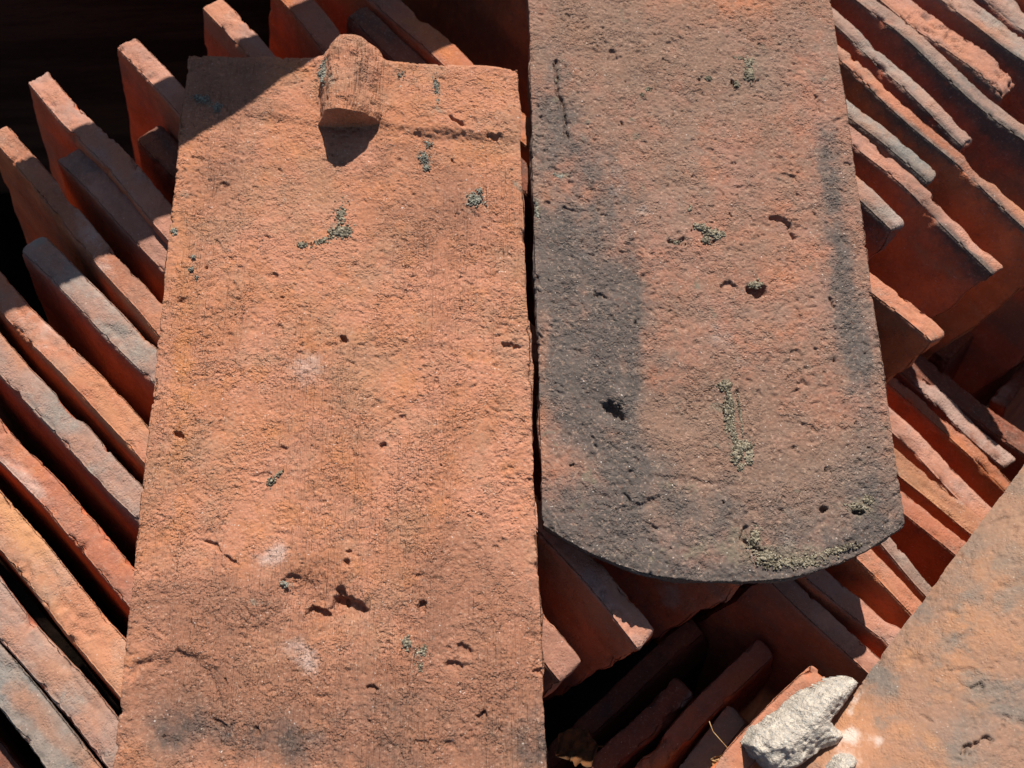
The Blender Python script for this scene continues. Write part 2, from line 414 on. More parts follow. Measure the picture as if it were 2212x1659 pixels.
LW('lower tile with an orange flake where it meets the ridge tile',
   ((1857, 1222), (1960, 1320)), ((1892, 1190), (1980, 1295)), 'orange', 48, z=-.05, ext=(.02, .1))
LW('pink and grey lower tile between the orange flaked one and the outermost one',
   ((1735, 1246), (1905, 1389)), ((1795, 1228), (1931, 1361)), 'pink', 49, z=-.05, ext=(.02, .1), chip=.8)
LW('outermost lower tile with a wide dark side facing the black hollow at the bottom',
   ((1670, 1272), (1858, 1446)), ((1715, 1246), (1886, 1418)), 'pink', 50, z=-.05, ext=(.005, .08), chip=.8)

# ------------------------------------------------------------------ lowest row, bottom centre
def PW(label, lo, up, kind, seed, z=-.1, **kw):
    kw.setdefault('ext', (0, .1)); z += .018
    return ST(label, lo, up, z, kind, seed, group=GROUP_P, down=DOWN_P, **kw)
PW('shaded red tile at the bottom centre with a square tip in the black hollow',
   ((1677, 1412), (1440, 1654)), ((1639, 1378), (1350, 1654)), 'red', 61, chip=1.2)
PW('dark flaky tile at the bottom centre left of the one with the square tip',
   ((1493, 1491), (1350, 1640)), ((1453, 1452), (1254, 1659)), 'dark', 62, z=-.104, chip=2, rough=2)
PW('dark purple tile close to the loose orange tile at the bottom centre',
   ((1440, 1440), (1200, 1659)), ((1400, 1408), (1170, 1625)), 'dark', 63, z=-.125, ext=(.03, .1))
PW('small tile with a grey and orange sunlit tip between the bottom row and the mortar',
   ((1616, 1559), (1540, 1659)), ((1574, 1530), (1450, 1659)), 'slate', 64, z=-.098, chip=1.5)
PW('orange brown tile end beside the white mortar under the ridge tile',
   ((1800, 1478), (1600, 1690)), ((1742, 1446), (1535, 1655)), 'orange', 65, z=-.053, chip=1.4, depth=.09)
PW('purplish shaded tile in the dark at the right edge behind the upper stack',
   ((2090, 745), (2230, 600)), ((2050, 715), (2185, 560)), 'dark', 66, z=-.14, ext=(.02, .15))
PW('reddish tile deep in the dark at the right edge below the purplish one',
   ((2180, 880), (2260, 780)), ((2150, 850), (2230, 750)), 'dark', 67, z=-.14, ext=(0, .1))

# ------------------------------------------------------------------ loose tiles
def loose(name, TL, TR, BL, BR, th, sag, mat, feat, seed, vis, arisq=1.0):
    tl, tr, bl, br = [P(*q) for q in (TL, TR, BL, BR)]
    o = (tl+tr+bl+br)/4; o[2] = -th
    W = (np.linalg.norm(tr-tl)+np.linalg.norm(br-bl))/2; Ln = (np.linalg.norm(bl-tl)+np.linalg.norm(br-tr))/2
    A = np.linspace(0, W, int(W/.00048)); K = np.array([0, .0007, .0016, .003, .005, .008, .011, th-.002, th])
    f0, f1 = vis
    Lc = np.concatenate([np.linspace(0, f0*Ln, max(2, int(f0*Ln/.002)))[:-1], np.linspace(f0*Ln, f1*Ln, int((f1-f0)*Ln/.00048)),
                         np.linspace(f1*Ln, Ln, max(2, int((1-f1)*Ln/.002)))[1:]]) if (f0 > 0 or f1 < 1) else np.linspace(0, Ln, int(Ln/.00048))
    ia, ik, il, F = lattice(A, K, Lc)
    p = np.stack([Lc[il], A[ia], -K[ik]], 1); r = .0011
    c = np.clip(p, [r, r, -th+r], [Ln-r, W-r, -r]); d = p-c; n = d/np.maximum(np.linalg.norm(d, axis=1, keepdims=True), 1e-9)
    p = c+n*r
    u = p[:, 1]/W; v = p[:, 0]/Ln
    # ragged outline
    q = p+seed*3.3
    edge = np.minimum(np.minimum(p[:, 1], W-p[:, 1]), np.minimum(p[:, 0], Ln-p[:, 0]))
    topw = np.clip(n[:, 2], 0, 1)
    s_ = sag(u)
    u3, v3 = u[:, None], (v*(1+0*u))[:, None]
    w3 = tl*(1-u3)*(1-v3)+tr*u3*(1-v3)+bl*(1-u3)*v3+br*u3*v3
    down = unit((bl+br-tl-tr)); w3 = w3 + down*(s_*v**3)[:, None]
    w3[:, 2] = p[:, 2]
    ex = unit(tr-tl+br-bl); ey = unit(bl+br-tl-tr)
    N = n[:, 1:2]*ex + n[:, 0:1]*ey + n[:, 2:3]*np.array([0, 0, 1.])
    X, Y = proj(np.stack([w3[:, 0], w3[:, 1], w3[:, 0]*0], 1))
    h, at = feat(X, Y, w3, q)
    side = 1-topw
    rag = fbm(q, .006, seed+40, 4, .6)*.0007 + vnoise(q, .03, seed+41)*.0016 + vnoise(q, .011, seed+42)*.0006
    chip = sstep(.15, .6, fbm(q, .008, seed+50, 3, .6))*np.exp(-edge/.0018)*.0022*arisq
    w3 = w3 + N*((h*topw + rag*side*1.0)[:, None]) - N*(chip*(topw+side*.6)*np.exp(p[:, 2]/.004))[:, None]
    F = F[:, ::-1]
    mw = Matrix.Translation(Vector(o))
    ob = mesh_from(name, w3-o, F, mat, attrs=at, mw=mw)
    return ob, o

def pores(q, s, amt=1.0):
    h = fbm(q, .0048, s, 4, .5)*.00042 + fbm(q, .03, s+1, 3)*.0013
    h += fbm(q*np.array([1, .6, 1]), .0105, s+8, 3, .5)*.0006
    rgh = sstep(-.25, .35, fbm(q, .018, s+12, 3))
    h -= sstep(.30, .62, vnoise(q*np.array([1, .8, 1]), .0021, s+2))*.0007*amt*(.35+.9*rgh)
    h -= sstep(.34, .6, vnoise(q, .0013, s+14))*.0004*amt
    h -= sstep(.62, .80, vnoise(q, .0058, s+3))*.0011*amt
    h += sstep(.40, .7, vnoise(q, .0022, s+4))*.00038
    h += vnoise(q, .0010, s+5)*.00022
    return h

def wav(w3, s, k=10, scale=.006):       # irregular edge for placed features, in picture units
    z = w3.copy(); z[:, 2] = 0
    return fbm(z, scale, s, 4, .6)*k*2.2

def feat_left(X, Y, w3, q):
    q = q.copy(); h = pores(q, 100)*(.50+.35*sstep(-.3, .4, fbm(q, .035, 131, 3))); J = wav(w3, 61); K = wav(w3, 62, 5, .003)
    # raised head band with a ragged lower lip
    ledge = np.interp(X, [395, 500, 660, 720, 820, 905, 960, 1118], [262, 244, 268, 266, 272, 292, 292, 308]) + J*.22
    amt = np.interp(X, [380, 520, 600, 1200], [0, .15, 1, 1])
    led = np.clip(.85+.8*vnoise(w3, .02, 69), .5, 1.3); h += .0019*amt*led*(1-sstep(-14, 9, Y-ledge))
    h -= .0002*amt*led*np.exp(-((Y-ledge-10)/12)**2)
    # fillets of the nib and drag marks below it
    h += .0035*np.exp(-((X-700)/16)**2)*(1-sstep(200, 262, Y))*.6 + .0035*np.exp(-((X-815)/17)**2)*(1-sstep(180, 268, Y))
    for x0, sl, dp, wd, y0, y1 in ((722, .0, .0004, 3, 330, 560), (932, .01, .0009, 7, 300, 470), (428, -.05, .0010, 9, 450, 830), (402, -.08, .0004, 3, 500, 900),
                               (1048, .03, .0005, 2.5, 320, 1659), (1030, .03, .0003, 3, 320, 1000), (860, .01, .0003, 3, 130, 260), (885, .01, .0003, 3, 130, 260),
                               (840, .01, .0003, 4, 560, 900), (900, .02, .0004, 5, 600, 1000), (1075, .045, .0004, 4, 300, 1659), (1090, .03, .0003, 3, 1300, 1659)):
        xx = x0+sl*(Y-y0)+K*.25
        h -= dp*np.exp(-((X-xx)/wd)**2)*sstep(y0-10, y0+30, Y)*(1-sstep(y1-60, y1, Y))*(.55+.9*np.clip(vnoise(w3, .012, 77), -.5, 1))
    def pit(cx, cy, rx, ry, a, dp, sharp=.25):
        nonlocal h
        e = ell(X+J*.9, Y+K*.9, cx, cy, rx, ry, a); h = h - dp*(1-sstep(1-sharp, 1+sharp, e))
    pit(752, 1312, 36, 22, 25, .0042, .22); pit(735, 1290, 12, 22, -10, .003, .3); pit(690, 1326, 30, 14, 5, .0036, .2); pit(655, 1275, 42, 26, 40, .0016, .5)
    pit(695, 1290, 80, 50, 25, .0022, .7); pit(622, 1252, 20, 9, -20, .0015, .3)
    pit(387, 941, 11, 7, 25, .0026); pit(740, 731, 11, 6, 5, .0022); pit(825, 963, 7, 8, 0, .0018); pit(1103, 745, 20, 5, 12, .0020)
    pit(752, 1216, 10, 8, 0, .0022); pit(915, 1310, 9, 14, 20, .0024); pit(1000, 1402, 14, 12, 20, .0018); pit(985, 1440, 24, 10, 5, .0018)
    pit(800, 1487, 14, 7, 10, .0018); pit(608, 968, 8, 5, 0, .0012); pit(1042, 1545, 8, 10, 0, .0018); pit(870, 900, 9, 6, 0, .001); pit(985, 265, 20, 5, 35, .002); pit(1065, 298, 12, 5, 0, .0017)
    pit(460, 1180, 22, 5, 35, .0012); pit(500, 1210, 20, 5, 35, .0012); pit(1165, 1450, 14, 8, 0, .0016); pit(560, 1580, 12, 6, 30, .0014); pit(470, 1565, 18, 9, 20, .0012)
    rng = np.random.RandomState(5)
    for _ in range(26):
        cx, cy = rng.uniform(300, 1150), rng.uniform(320, 1640); a = rng.uniform(0, 180); s = rng.uniform(1.8, 4.2)
        pit(cx, cy, s*rng.uniform(1, 1.8), s*.8, a, rng.uniform(.0007, .0017), .4)
    g = seg_d(X+J*.4, Y+K*.4, [(283, 1462), (300, 1440), (335, 1420), (380, 1410), (420, 1425), (448, 1452), (466, 1490), (478, 1520)])
    h -= .0013*np.exp(-(g/8)**2)*np.clip(.6+1.5*vnoise(w3, .008, 68), .1, 1.4); h -= .0013*(1-sstep(.8, 1.15, ell(X, Y, 390, 1520, 100, 110)))
    # stains
    n = fbm(w3, .02, 90, 4)
    at = {}
    at['soot'] = .75*gau(X, Y, 420, 1580, 110, 50)+.4*gau(X, Y, 640, 1600, 120, 60)+.5*gau(X, Y, 1150, 1610, 40, 60)+.3*gau(X, Y, 380, 1500, 110, 60)+.35*gau(X, Y, 840, 1520, 130, 60)+.25*(1-sstep(0, 26, X-(407-.104*(Y-122))))*sstep(1200, 1600, Y)+.22*sstep(1100, 1160, X)*sstep(900, 1500, Y)
    at['brown'] = .55*gau(X, Y, 450, 1310, 210, 70)+.6*gau(X, Y, 360, 1500, 130, 110)+.5*gau(X, Y, 700, 1560, 320, 130)+.42*gau(X, Y, 1050, 1450, 200, 240)+.35*gau(X, Y, 900, 430, 200, 130)+.3*gau(X, Y, 480, 380, 120, 90)+.4*gau(X, Y, 470, 190, 120, 80)+.3*gau(X, Y, 1000, 1250, 130, 90)
    at['rust'] = .6*gau(X, Y, 395, 800, 40, 320)+.4*gau(X, Y, 900, 700, 40, 120)+.5*gau(X, Y, 310, 1620, 60, 40)+.55*gau(X, Y, 1160, 1600, 14, 90)+.3*gau(X, Y, 980, 200, 120, 80)+.35*gau(X, Y, 540, 1380, 120, 50)+.35*gau(X, Y, 900, 1600, 200, 50)+.4*gau(X, Y, 600, 640, 160, 60)
    at['lime'] = .85*gau(X, Y, 662, 790, 46, 36)+.3*gau(X, Y, 690, 850, 50, 50)+.95*gau(X, Y, 603, 1192, 28, 24)+.7*gau(X, Y, 570, 1210, 38, 20)+.65*gau(X, Y, 640, 1400, 50, 30)+.75*gau(X, Y, 668, 1440, 28, 34)+.35*gau(X, Y, 560, 285, 50, 14)+.3*gau(X, Y, 320, 1365, 10, 8)
    at['moss'] = sum(k*gau(X, Y, *e) for k, e in ((.7, (440, 215, 32, 12)), (.7, (470, 238, 16, 18)), (.55, (865, 160, 12, 22)), (.7, (945, 195, 14, 30)), (.6, (918, 335, 24, 34)), (.55, (940, 245, 30, 14)),
                     (.55, (1022, 432, 30, 26)), (.4, (375, 495, 14, 16)), (.4, (620, 430, 22, 12)), (.5, (1115, 390, 14, 40)), (.45, (900, 1405, 55, 36)), (.4, (418, 570, 12, 22)), (.4, (600, 943, 9, 8)), (.4, (925, 885, 12, 10)), (.5, (850, 1530, 9, 9)), (.5, (845, 885, 10, 8)),
                     (.5, (400, 420, 14, 14)), (.45, (560, 1300, 40, 16)), (.3, (1140, 1200, 24, 160)), (.6, (720, 490, 34, 26))))
    br = fbm(w3, .024, 400, 4, .6)
    at['soot'] = at['soot']*.85*np.clip(1.2+1.4*br, .3, 2.) + .34*sstep(1440, 1640, Y)*np.clip(.9+2.2*fbm(w3, .016, 407, 4, .6), 0, 1.5)
    at['brown'] = at['brown']*1.75*np.clip(1+1.3*fbm(w3, .03, 402, 4, .6), .2, 2)+.10
    at['rust'] = at['rust']*.8 + .35*np.clip(fbm(w3, .02, 404, 4, .6), 0, 1)
    at['moss'] = at['moss']*.8
    return h, at

def feat_right(X, Y, w3, q):
    q = q.copy(); h = pores(q, 200, 1.0)*(.62+.3*sstep(-.3, .4, fbm(q, .03, 231, 3))); J = wav(w3, 71); K = wav(w3, 72, 5, .003)
    def pit(cx, cy, rx, ry, a, dp, sharp=.25):
        nonlocal h
        e = ell(X+J*.9, Y+K*.9, cx, cy, rx, ry, a); h = h - dp*(1-sstep(1-sharp, 1+sharp, e))
    def crack(pts, wd, dp):
        nonlocal h
        h = h - dp*np.exp(-(seg_d(X+J*.5, Y+K*.5, pts)/wd)**2)
    crack([(1202, 130), (1204, 190), (1218, 240), (1228, 300)], 4, .0024); crack([(1668, 470), (1690, 474), (1708, 490), (1715, 515)], 4, .0026)
    crack([(1444, 520), (1462, 526), (1478, 516)], 4, .002); crack([(1763, 210), (1772, 240)], 4, .0016); crack([(1610, 1140), (1600, 1165), (1640, 1190), (1660, 1220)], 5, .002)
    pit(1330, 888, 30, 10, 40, .0042, .3); pit(1310, 880, 50, 22, 30, .0014, .6); pit(1635, 626, 22, 12, 10, .0040, .3); pit(1575, 620, 18, 10, 0, .0015)
    pit(1782, 1101, 7, 6, 0, .003); pit(1860, 1106, 14, 8, 0, .003); pit(1585, 182, 6, 9, 0, .002); pit(1800, 655, 16, 7, 60, .0018); pit(1300, 640, 14, 6, 20, .0012)
    pit(1500, 1040, 90, 8, 5, .0008, .6); pit(1395, 1090, 40, 8, -20, .0012, .5)
    # shallow hand-pressed hollow and swells
    h += .0012*gau(X, Y, 1480, 760, 70, 120, 25) - .0010*gau(X, Y, 1430, 860, 120, 60) - .0009*gau(X, Y, 1340, 950, 50, 60)
    h -= .0005*np.exp(-((X-(1365+.01*(Y-500))+J*.4)/8)**2)*sstep(350, 500, Y)*(1-sstep(850, 1000, Y))
    rng = np.random.RandomState(9)
    for _ in range(40):
        cx, cy = rng.uniform(1180, 1920), rng.uniform(10, 1200); a = rng.uniform(0, 180); s = rng.uniform(1.8, 4.2)
        pit(cx, cy, s*rng.uniform(1, 1.6), s*.8, a, rng.uniform(.0008, .0018), .4)
    # crumbly tail: thicker crust near the rounded end
    u = np.clip((X-1170)/785, 0, 1); arc = 1140+108*(1-(2*u-1)**2)
    tail = np.exp(-np.clip(arc-Y, 0, 999)/40)
    h += tail*(fbm(q, .004, 333, 4, .6)*.0011)
    at = {}
    L0 = np.interp(Y, [0, 200, 400, 600, 850, 1000, 1100], [1225, 1215, 1262, 1290, 1290, 1330, 1340]); wL = np.interp(Y, [0, 200, 400, 600, 850, 1000, 1100], [30, 45, 80, 105, 100, 60, 50])
    aL = np.interp(Y, [0, 90, 300, 420, 850, 1000, 1120, 1250], [0, .2, .6, .95, .95, .5, .25, .2])
    R0 = np.interp(Y, [0, 200, 300, 560, 750, 900], [1760, 1772, 1785, 1812, 1850, 1880]); wR = np.interp(Y, [0, 300, 560, 750, 900, 1100], [14, 26, 40, 52, 50, 40])
    aR = np.interp(Y, [0, 180, 320, 600, 780, 900, 1100], [0, .15, .7, .75, .75, .3, .25])
    at['soot'] = 1.08*aL*np.exp(-np.abs((X-L0+22)/(wL*1.3))**2.2)+.5*np.exp(-((X-1366)/14)**2)*sstep(450, 600, Y)*(1-sstep(820, 960, Y)) + 1.05*aR*np.exp(-np.abs((X-R0)/wR)**2) + 1.1*tail*np.interp(u, [0, .2, .6, .9, 1], [1, .8, .6, .9, .9]) \
        + .45*gau(X, Y, 1400, 1100, 200, 60) + .4*gau(X, Y, 1380, 1010, 60, 40)+.35*sstep(1130, 1215, X+(1170-1140)*.0)*0
    at['brown'] = .35+.35*gau(X, Y, 1500, 900, 200, 200)+.3*gau(X, Y, 1400, 100, 250, 150)+.3*gau(X, Y, 1700, 1050, 250, 120)
    at['rust'] = .75*gau(X, Y, 1560, 0, 220, 60)+.6*gau(X, Y, 1240, 70, 70, 40)+.6*gau(X, Y, 1300, 410, 55, 35)+.35*gau(X, Y, 1380, 450, 60, 60)+.7*gau(X, Y, 1178, 425, 14, 22)+.6*gau(X, Y, 1172, 800, 18, 250)+.4*gau(X, Y, 1730, 950, 60, 40)+.5*gau(X, Y, 1315, 712, 8, 8)+.4*gau(X, Y, 1700, 560, 120, 160)+.45*gau(X, Y, 1270, 1000, 90, 25)
    at['lime'] = .5*gau(X, Y, 1610, 790, 36, 34)+.45*gau(X, Y, 1560, 720, 40, 50)+.4*gau(X, Y, 1330, 395, 30, 30)+.45*gau(X, Y, 1380, 455, 30, 20)+.5*gau(X, Y, 1700, 1180, 55, 30)+.3*gau(X, Y, 1480, 330, 180, 160)+.35*gau(X, Y, 1850, 780, 30, 60)+.3*gau(X, Y, 1250, 280, 30, 40)+.3*gau(X, Y, 1440, 620, 80, 60)+.35*gau(X, Y, 1250, 560, 50, 60)
    at['moss'] = sum(k*gau(X, Y, *e) for k, e in ((.5, (1620, 150, 26, 34)), (.5, (1210, 380, 30, 14)), (.5, (1160, 450, 12, 40)), (.55, (1700, 1200, 110, 28)), (.55, (1860, 1095, 60, 30)), (.4, (1600, 1150, 70, 30)), (.5, (1580, 900, 24, 80)),
                     (.4, (1510, 1190, 200, 30)), (.4, (1820, 650, 16, 12)), (.35, (1510, 880, 60, 20)), (.3, (1210, 170, 20, 80)), (.3, (1780, 350, 14, 60)), (.35, (1480, 1050, 120, 30))))
    br = fbm(w3, .022, 500, 4, .62)
    at['soot'] = (at['soot']*1.15+.08)*np.clip(1.05+1.0*br+.5*fbm(w3*np.array([1, .2, 1]), .008, 506, 3), .25, 1.8) + .45*np.clip(fbm(w3, .014, 503, 4, .6), 0, 1) + .34*sstep(800, 1150, Y)*np.clip(1+1.4*fbm(w3, .02, 511, 3), .2, 2)
    at['brown'] = at['brown']*np.clip(1.3+1.2*fbm(w3, .03, 502, 4, .6), .3, 2)
    at['rust'] = at['rust']*1.1 + .5*np.clip(fbm(w3, .012, 504, 4, .6), 0, 1)
    at['lime'] = at['lime'] + .3*np.clip(fbm(w3, .03, 505, 4, .6), 0, 1)
    at['moss'] = at['moss'] + .45*sstep(.46, .62, vnoise(w3, .0045, 507))*sstep(-.1, .3, fbm(w3, .03, 508, 3))
    return h, at

M_left = clay('weathered_orange_clay', (.455, .19, .103), (.49, .218, .135), (.36, .20, .125), .6, (.50, .20, .085), .55, seed=1, fine=1.15, drag=True,
              masks=dict(rust=(.54, .21, .075), brown=(.29, .135, .085), soot=(.105, .085, .075), moss=(.25, .20, .15), lime=(.66, .50, .44)))
M_right = clay('sooty_brown_clay', (.345, .155, .10), (.32, .165, .12), (.23, .165, .13), .5, (.42, .16, .085), .5, seed=2, fine=1.2,
               masks=dict(rust=(.47, .18, .09), brown=(.21, .135, .098), soot=(.125, .108, .098), moss=(.18, .145, .105), lime=(.50, .42, .38)))

left, oL = loose('roof_tile', (405, 118), (1118, 150), (210, 1960), (1196, 1960), .0155, lambda u: u*0, M_left, feat_left, 3, (0, .86), 1.5)
tag(left, 'big loose orange tile lying flat on the left, with a nib and a hole', 'roof tile', 'loose roof tiles lying on the stack')
right, oR = loose('roof_tile', (1134, -220), (1766, -220), (1171, 1135), (1957, 1135), .0155, lambda u: .0255*(1-np.abs(2*u-1)**2.3), M_right, feat_right, 4, (.13, 1), 1.9)
tag(right, 'loose dark brown tile with a rounded end and black soot bands, lying flat', 'roof tile', 'loose roof tiles lying on the stack')

def child(o, parent):
    mw = o.matrix_world.copy(); o.parent = parent
    bpy.context.view_layer.update()
    o.matrix_parent_inverse = Matrix.Identity(4)
    o.location = Vector(mw.translation) - Vector(parent.matrix_world.translation)
bpy.context.view_layer.update()

# the nib: a stubby half-round lug rising from the head of the tile, leaning back past its upper edge
def nib():
    ns, na = 120, 110
    S = np.concatenate([np.linspace(0, .036, 30), np.linspace(.045, 1, ns-30)]); Aa = np.linspace(0, 1, na)
    s, a = [x.ravel() for x in np.meshgrid(S, Aa, indexing='ij')]
    # footprint runs from (750,262) at the front to (757,120) at the back
    f = P(756, 275); b = P(764, 94); ax = unit(b-f); L = np.linalg.norm(b-f); sx = np.array([ax[1], -ax[0], 0])
    wide = .0122 + .0010*np.sin(s*3) - .0012*s
    hgt = .0208
    th = a*math.pi
    cx = -np.cos(th); cz = np.sin(th)
    px = np.sign(cx)*np.abs(cx)**.8*wide*(1+.38*(1-cz)**3)*(1-.16*cz) - .0020*cz + .0016*s*cz
    pz = cz**.66*hgt*(1-.22*s**2)
    # front and back faces close in, the front nearly upright
    t = np.clip(s/.035, 0, 1); e = np.clip((1-s)/.22, 0, 1)
    k = np.sqrt(np.clip(1-(1-t)**2, 0, 1))*np.sqrt(np.clip(1-(1-e)**2, 0, 1))
    along = s*L
    along = along - .0045*cz*k*(1-s)**2
    pos = f + ax*along[:, None] + sx*(px*(.15+.85*k))[:, None]; pos[:, 2] = -.001 + pz*k
    # bevelled facet on the crown
    q = pos+5.5
    nrm = sx*(cx)[:, None]+np.array([0, 0, 1.])*cz[:, None]
    pos = pos + nrm*(fbm(q, .004, 7, 4, .6)*.0009+fbm(q, .013, 9, 2)*.0024+vnoise(q, .0012, 3)*.00015 - sstep(.4, .8, vnoise(q, .004, 12))*.0007)[:, None]
    I = np.arange(ns*na).reshape(ns, na); F = np.stack([I[:-1, :-1], I[:-1, 1:], I[1:, 1:], I[1:, :-1]], -1).reshape(-1, 4)
    X, Y = proj(pos); z = X*0
    at = dict(soot=.5*gau(X, Y, 695, 200, 12, 40), brown=z+.25, rust=z+.2*gau(X, Y, 740, 100, 40, 30), lime=z, moss=.5*gau(X, Y, 712, 175, 20, 40))  # the left flank's shade is put into the soot mask
    o = mesh_from('nib', pos-oL, F[:, ::-1], M_left, attrs=at, mw=Matrix.Translation(Vector(oL)))
    return o
nb = nib(); child(nb, left)

# crumbs of moss and lichen
T = NT('dry_moss')
c = T.mix(T.ramp(T.noise(.0015, 3), .4, .6), (.075, .062, .042), (.23, .195, .14)); c = T.mix(T.ramp(T.noise(.0009, 2), .6, .7), c, (.40, .36, .26))
M_moss = T.done(c, T.bump(T.noise(.0005, 3), .0004))
T = NT('grey_lichen')
c = T.mix(T.ramp(T.noise(.0015, 3), .4, .6), (.11, .105, .085), (.25, .24, .195)); M_lich = T.done(c, T.bump(T.noise(.0005, 3), .0004))
import bmesh
_b = bmesh.new(); bmesh.ops.create_icosphere(_b, subdivisions=2, radius=1)
ICO_V = np.array([v.co[:] for v in _b.verts]); ICO_F = np.array([[v.index for v in f.verts] for f in _b.faces]); _b.free()
def crumbs(parent, spots, mat, seed, zoff=0, name='moss_patch', label=None):
    """spots: (cx, cy, rx, ry, angle, count, grain mm)"""
    rng = np.random.RandomState(seed); Vs, Fs = [], []; nv = 0
    for cx, cy, rx, ry, an, cnt, gr in spots:
        for _ in range(int(cnt*2.0)):
            t = rng.normal(0, .45, 2); c, s = math.cos(R(an)), math.sin(R(an))
            x = cx + t[0]*rx*c - t[1]*ry*s; y = cy + t[0]*rx*s + t[1]*ry*c
            g = gr*.001*rng.uniform(.35, 1.0)*(1.15-.4*min(1, np.hypot(*t)))
            c0 = P(x, y, 0) + np.array([0, 0, zoff+g*rng.uniform(-.2, .7)])
            v = ICO_V*np.array([g*rng.uniform(.7, 1.3), g*rng.uniform(.7, 1.3), g*rng.uniform(.6, 1.2)])
            v = v*(1+.28*vnoise(ICO_V*1.3+rng.uniform(0, 50), 1., 3)[:, None])
            Vs.append(v+c0); Fs.append(ICO_F+nv); nv += len(v)
    V = np.concatenate(Vs); ctr = V.mean(0)
    o = mesh_from(name, V-ctr, np.concatenate(Fs), mat, mw=Matrix.Translation(Vector(ctr)))
    bpy.context.view_layer.update(); child(o, parent)
    if label: o['label'] = label
    return o
mossL = [
 ([(738, 465, 14, 26, 0, 80, .8), (738, 500, 24, 14, -10, 150, 1.0), (700, 520, 22, 8, -15, 60, .7), (654, 529, 14, 7, 0, 40, .7)], M_moss, 0, 'largest moss patch, hooked, on the upper middle of the orange tile'),
 ([(1025, 432, 20, 16, 0, 70, .7), (1035, 412, 10, 10, 0, 20, .5)], M_lich, 0, None),
 ([(705, 185, 12, 20, -10, 60, .8), (712, 165, 10, 18, 0, 40, .6)], M_lich, .009, 'grey lichen clinging to the left flank of the nib'),
 ([(435, 213, 22, 9, 10, 50, .55), (470, 232, 10, 12, 0, 36, .6)], M_lich, .0002, None),
 ([(915, 340, 16, 16, 0, 40, .6), (922, 362, 10, 9, 0, 30, .6), (925, 310, 14, 9, 0, 24, .5)], M_lich, 0, None),
 ([(943, 190, 9, 24, 0, 40, .5), (945, 225, 10, 10, 0, 20, .55)], M_lich, .0012, None),
 ([(866, 165, 10, 16, 0, 24, .45)], M_lich, .0012, None),
 ([(585, 1040, 8, 12, 35, 26, .7), (605, 1022, 12, 4, -35, 22, .55)], M_moss, 0, 'thin straw-coloured moss sliver low on the orange tile'),
 ([(878, 1390, 10, 14, 0, 36, .8), (912, 1405, 16, 14, 0, 30, .6), (905, 1440, 12, 14, 0, 20, .5)], M_moss, 0, None),
 ([(375, 500, 7, 8, 0, 26, .7)], M_lich, 0, None),
 ([(418, 555, 6, 5, 0, 12, .6), (412, 580, 9, 6, 0, 12, .6), (425, 600, 4, 7, 0, 8, .5)], M_lich, 0, None),
 ([(618, 1262, 14, 6, 10, 24, .6)], M_lich, 0, None)]
for i, (sp, mt, zo, lb) in enumerate(mossL): crumbs(left, sp, mt, 100+i, zo, label=lb)
mossR = [
 ([(1618, 138, 10, 12, 0, 50, .8), (1618, 162, 9, 12, 0, 60, 1.0), (1595, 126, 12, 5, 0, 18, .5)], M_moss, None),
 ([(1592, 183, 5, 7, 0, 16, .8), (1530, 170, 7, 4, 0, 12, .7)], M_moss, None),
 ([(1515, 492, 18, 7, 10, 44, .8), (1545, 506, 20, 9, 10, 70, .9), (1525, 518, 8, 8, 0, 30, .8)], M_moss, 'wedge-shaped pale moss patch in the middle of the dark tile'),
 ([(1462, 524, 12, 5, 0, 16, .5), (1490, 450, 5, 8, 0, 12, .5)], M_moss, None),
 ([(1565, 832, 12, 8, 0, 44, .8), (1578, 865, 4, 34, -12, 70, .6), (1574, 905, 9, 40, -6, 90, .65), (1586, 940, 5, 40, -10, 70, .6), (1600, 900, 2.5, 50, -8, 60, .42)], M_moss, None),
 ([(1605, 965, 18, 10, 0, 80, .9), (1592, 985, 10, 18, 0, 60, .9), (1618, 985, 8, 14, 0, 40, .9), (1600, 1010, 8, 8, 0, 16, .7)], M_moss, 'curled moss knot at the foot of a moss strand on the dark tile'),
 ([(1632, 615, 14, 7, 0, 30, .8)], M_moss, None),
 ([(1400, 193, 8, 6, 0, 12, .5), (1388, 205, 6, 5, 0, 10, .5)], M_moss, None),
 ([(1206, 380, 14, 5, 10, 26, .6)], M_lich, None),
 ([(1850, 1095, 22, 8, 0, 44, .6), (1872, 1080, 14, 9, 0, 26, .6)], M_moss, None),
 ([(1630, 1160, 10, 24, 20, 60, .7), (1655, 1205, 24, 18, 10, 70, .7), (1720, 1215, 60, 12, -5, 110, .7)], M_moss, 'broad crumbly moss crust along the rounded end of the dark tile'),
 ([(1800, 1190, 50, 8, -14, 70, .6)], M_moss, None),
 ([(1160, 455, 5, 26, 0, 30, .6)], M_lich, None)]
for i, (sp, mt, lb) in enumerate(mossR): crumbs(right, [(a, b, c*1.1, d*1.1, e, int(f*1.5), g*1.1) for a, b, c, d, e, f, g in sp], mt, 200+i, 0, label=lb)

# ------------------------------------------------------------------ ridge tile at the lower right
a0 = P(2212, 1003, -.03); b0 = P(1718, 1668, -.03); ax = unit(b0-a0); acr = unit(np.cross(ax, [0, 0, 1.]))
if np.dot(acr, P(2212, 1500, -.03)-a0) < 0: acr = -acr
Rr = .105; L0, L1 = -.16, np.linalg.norm(b0-a0)+.045
ts = np.linspace(R(52), R(-50), 420); th_r = .014
A_ = np.linspace(0, 1, 420); K_ = np.array([0, .002, .005, .009, th_r]); Lc = np.linspace(L0, L1, 620)
ia, ik, il, F = lattice(A_, K_, Lc)
ang = R(52) - A_[ia]*R(105); kk = K_[ik]; ll = Lc[il]
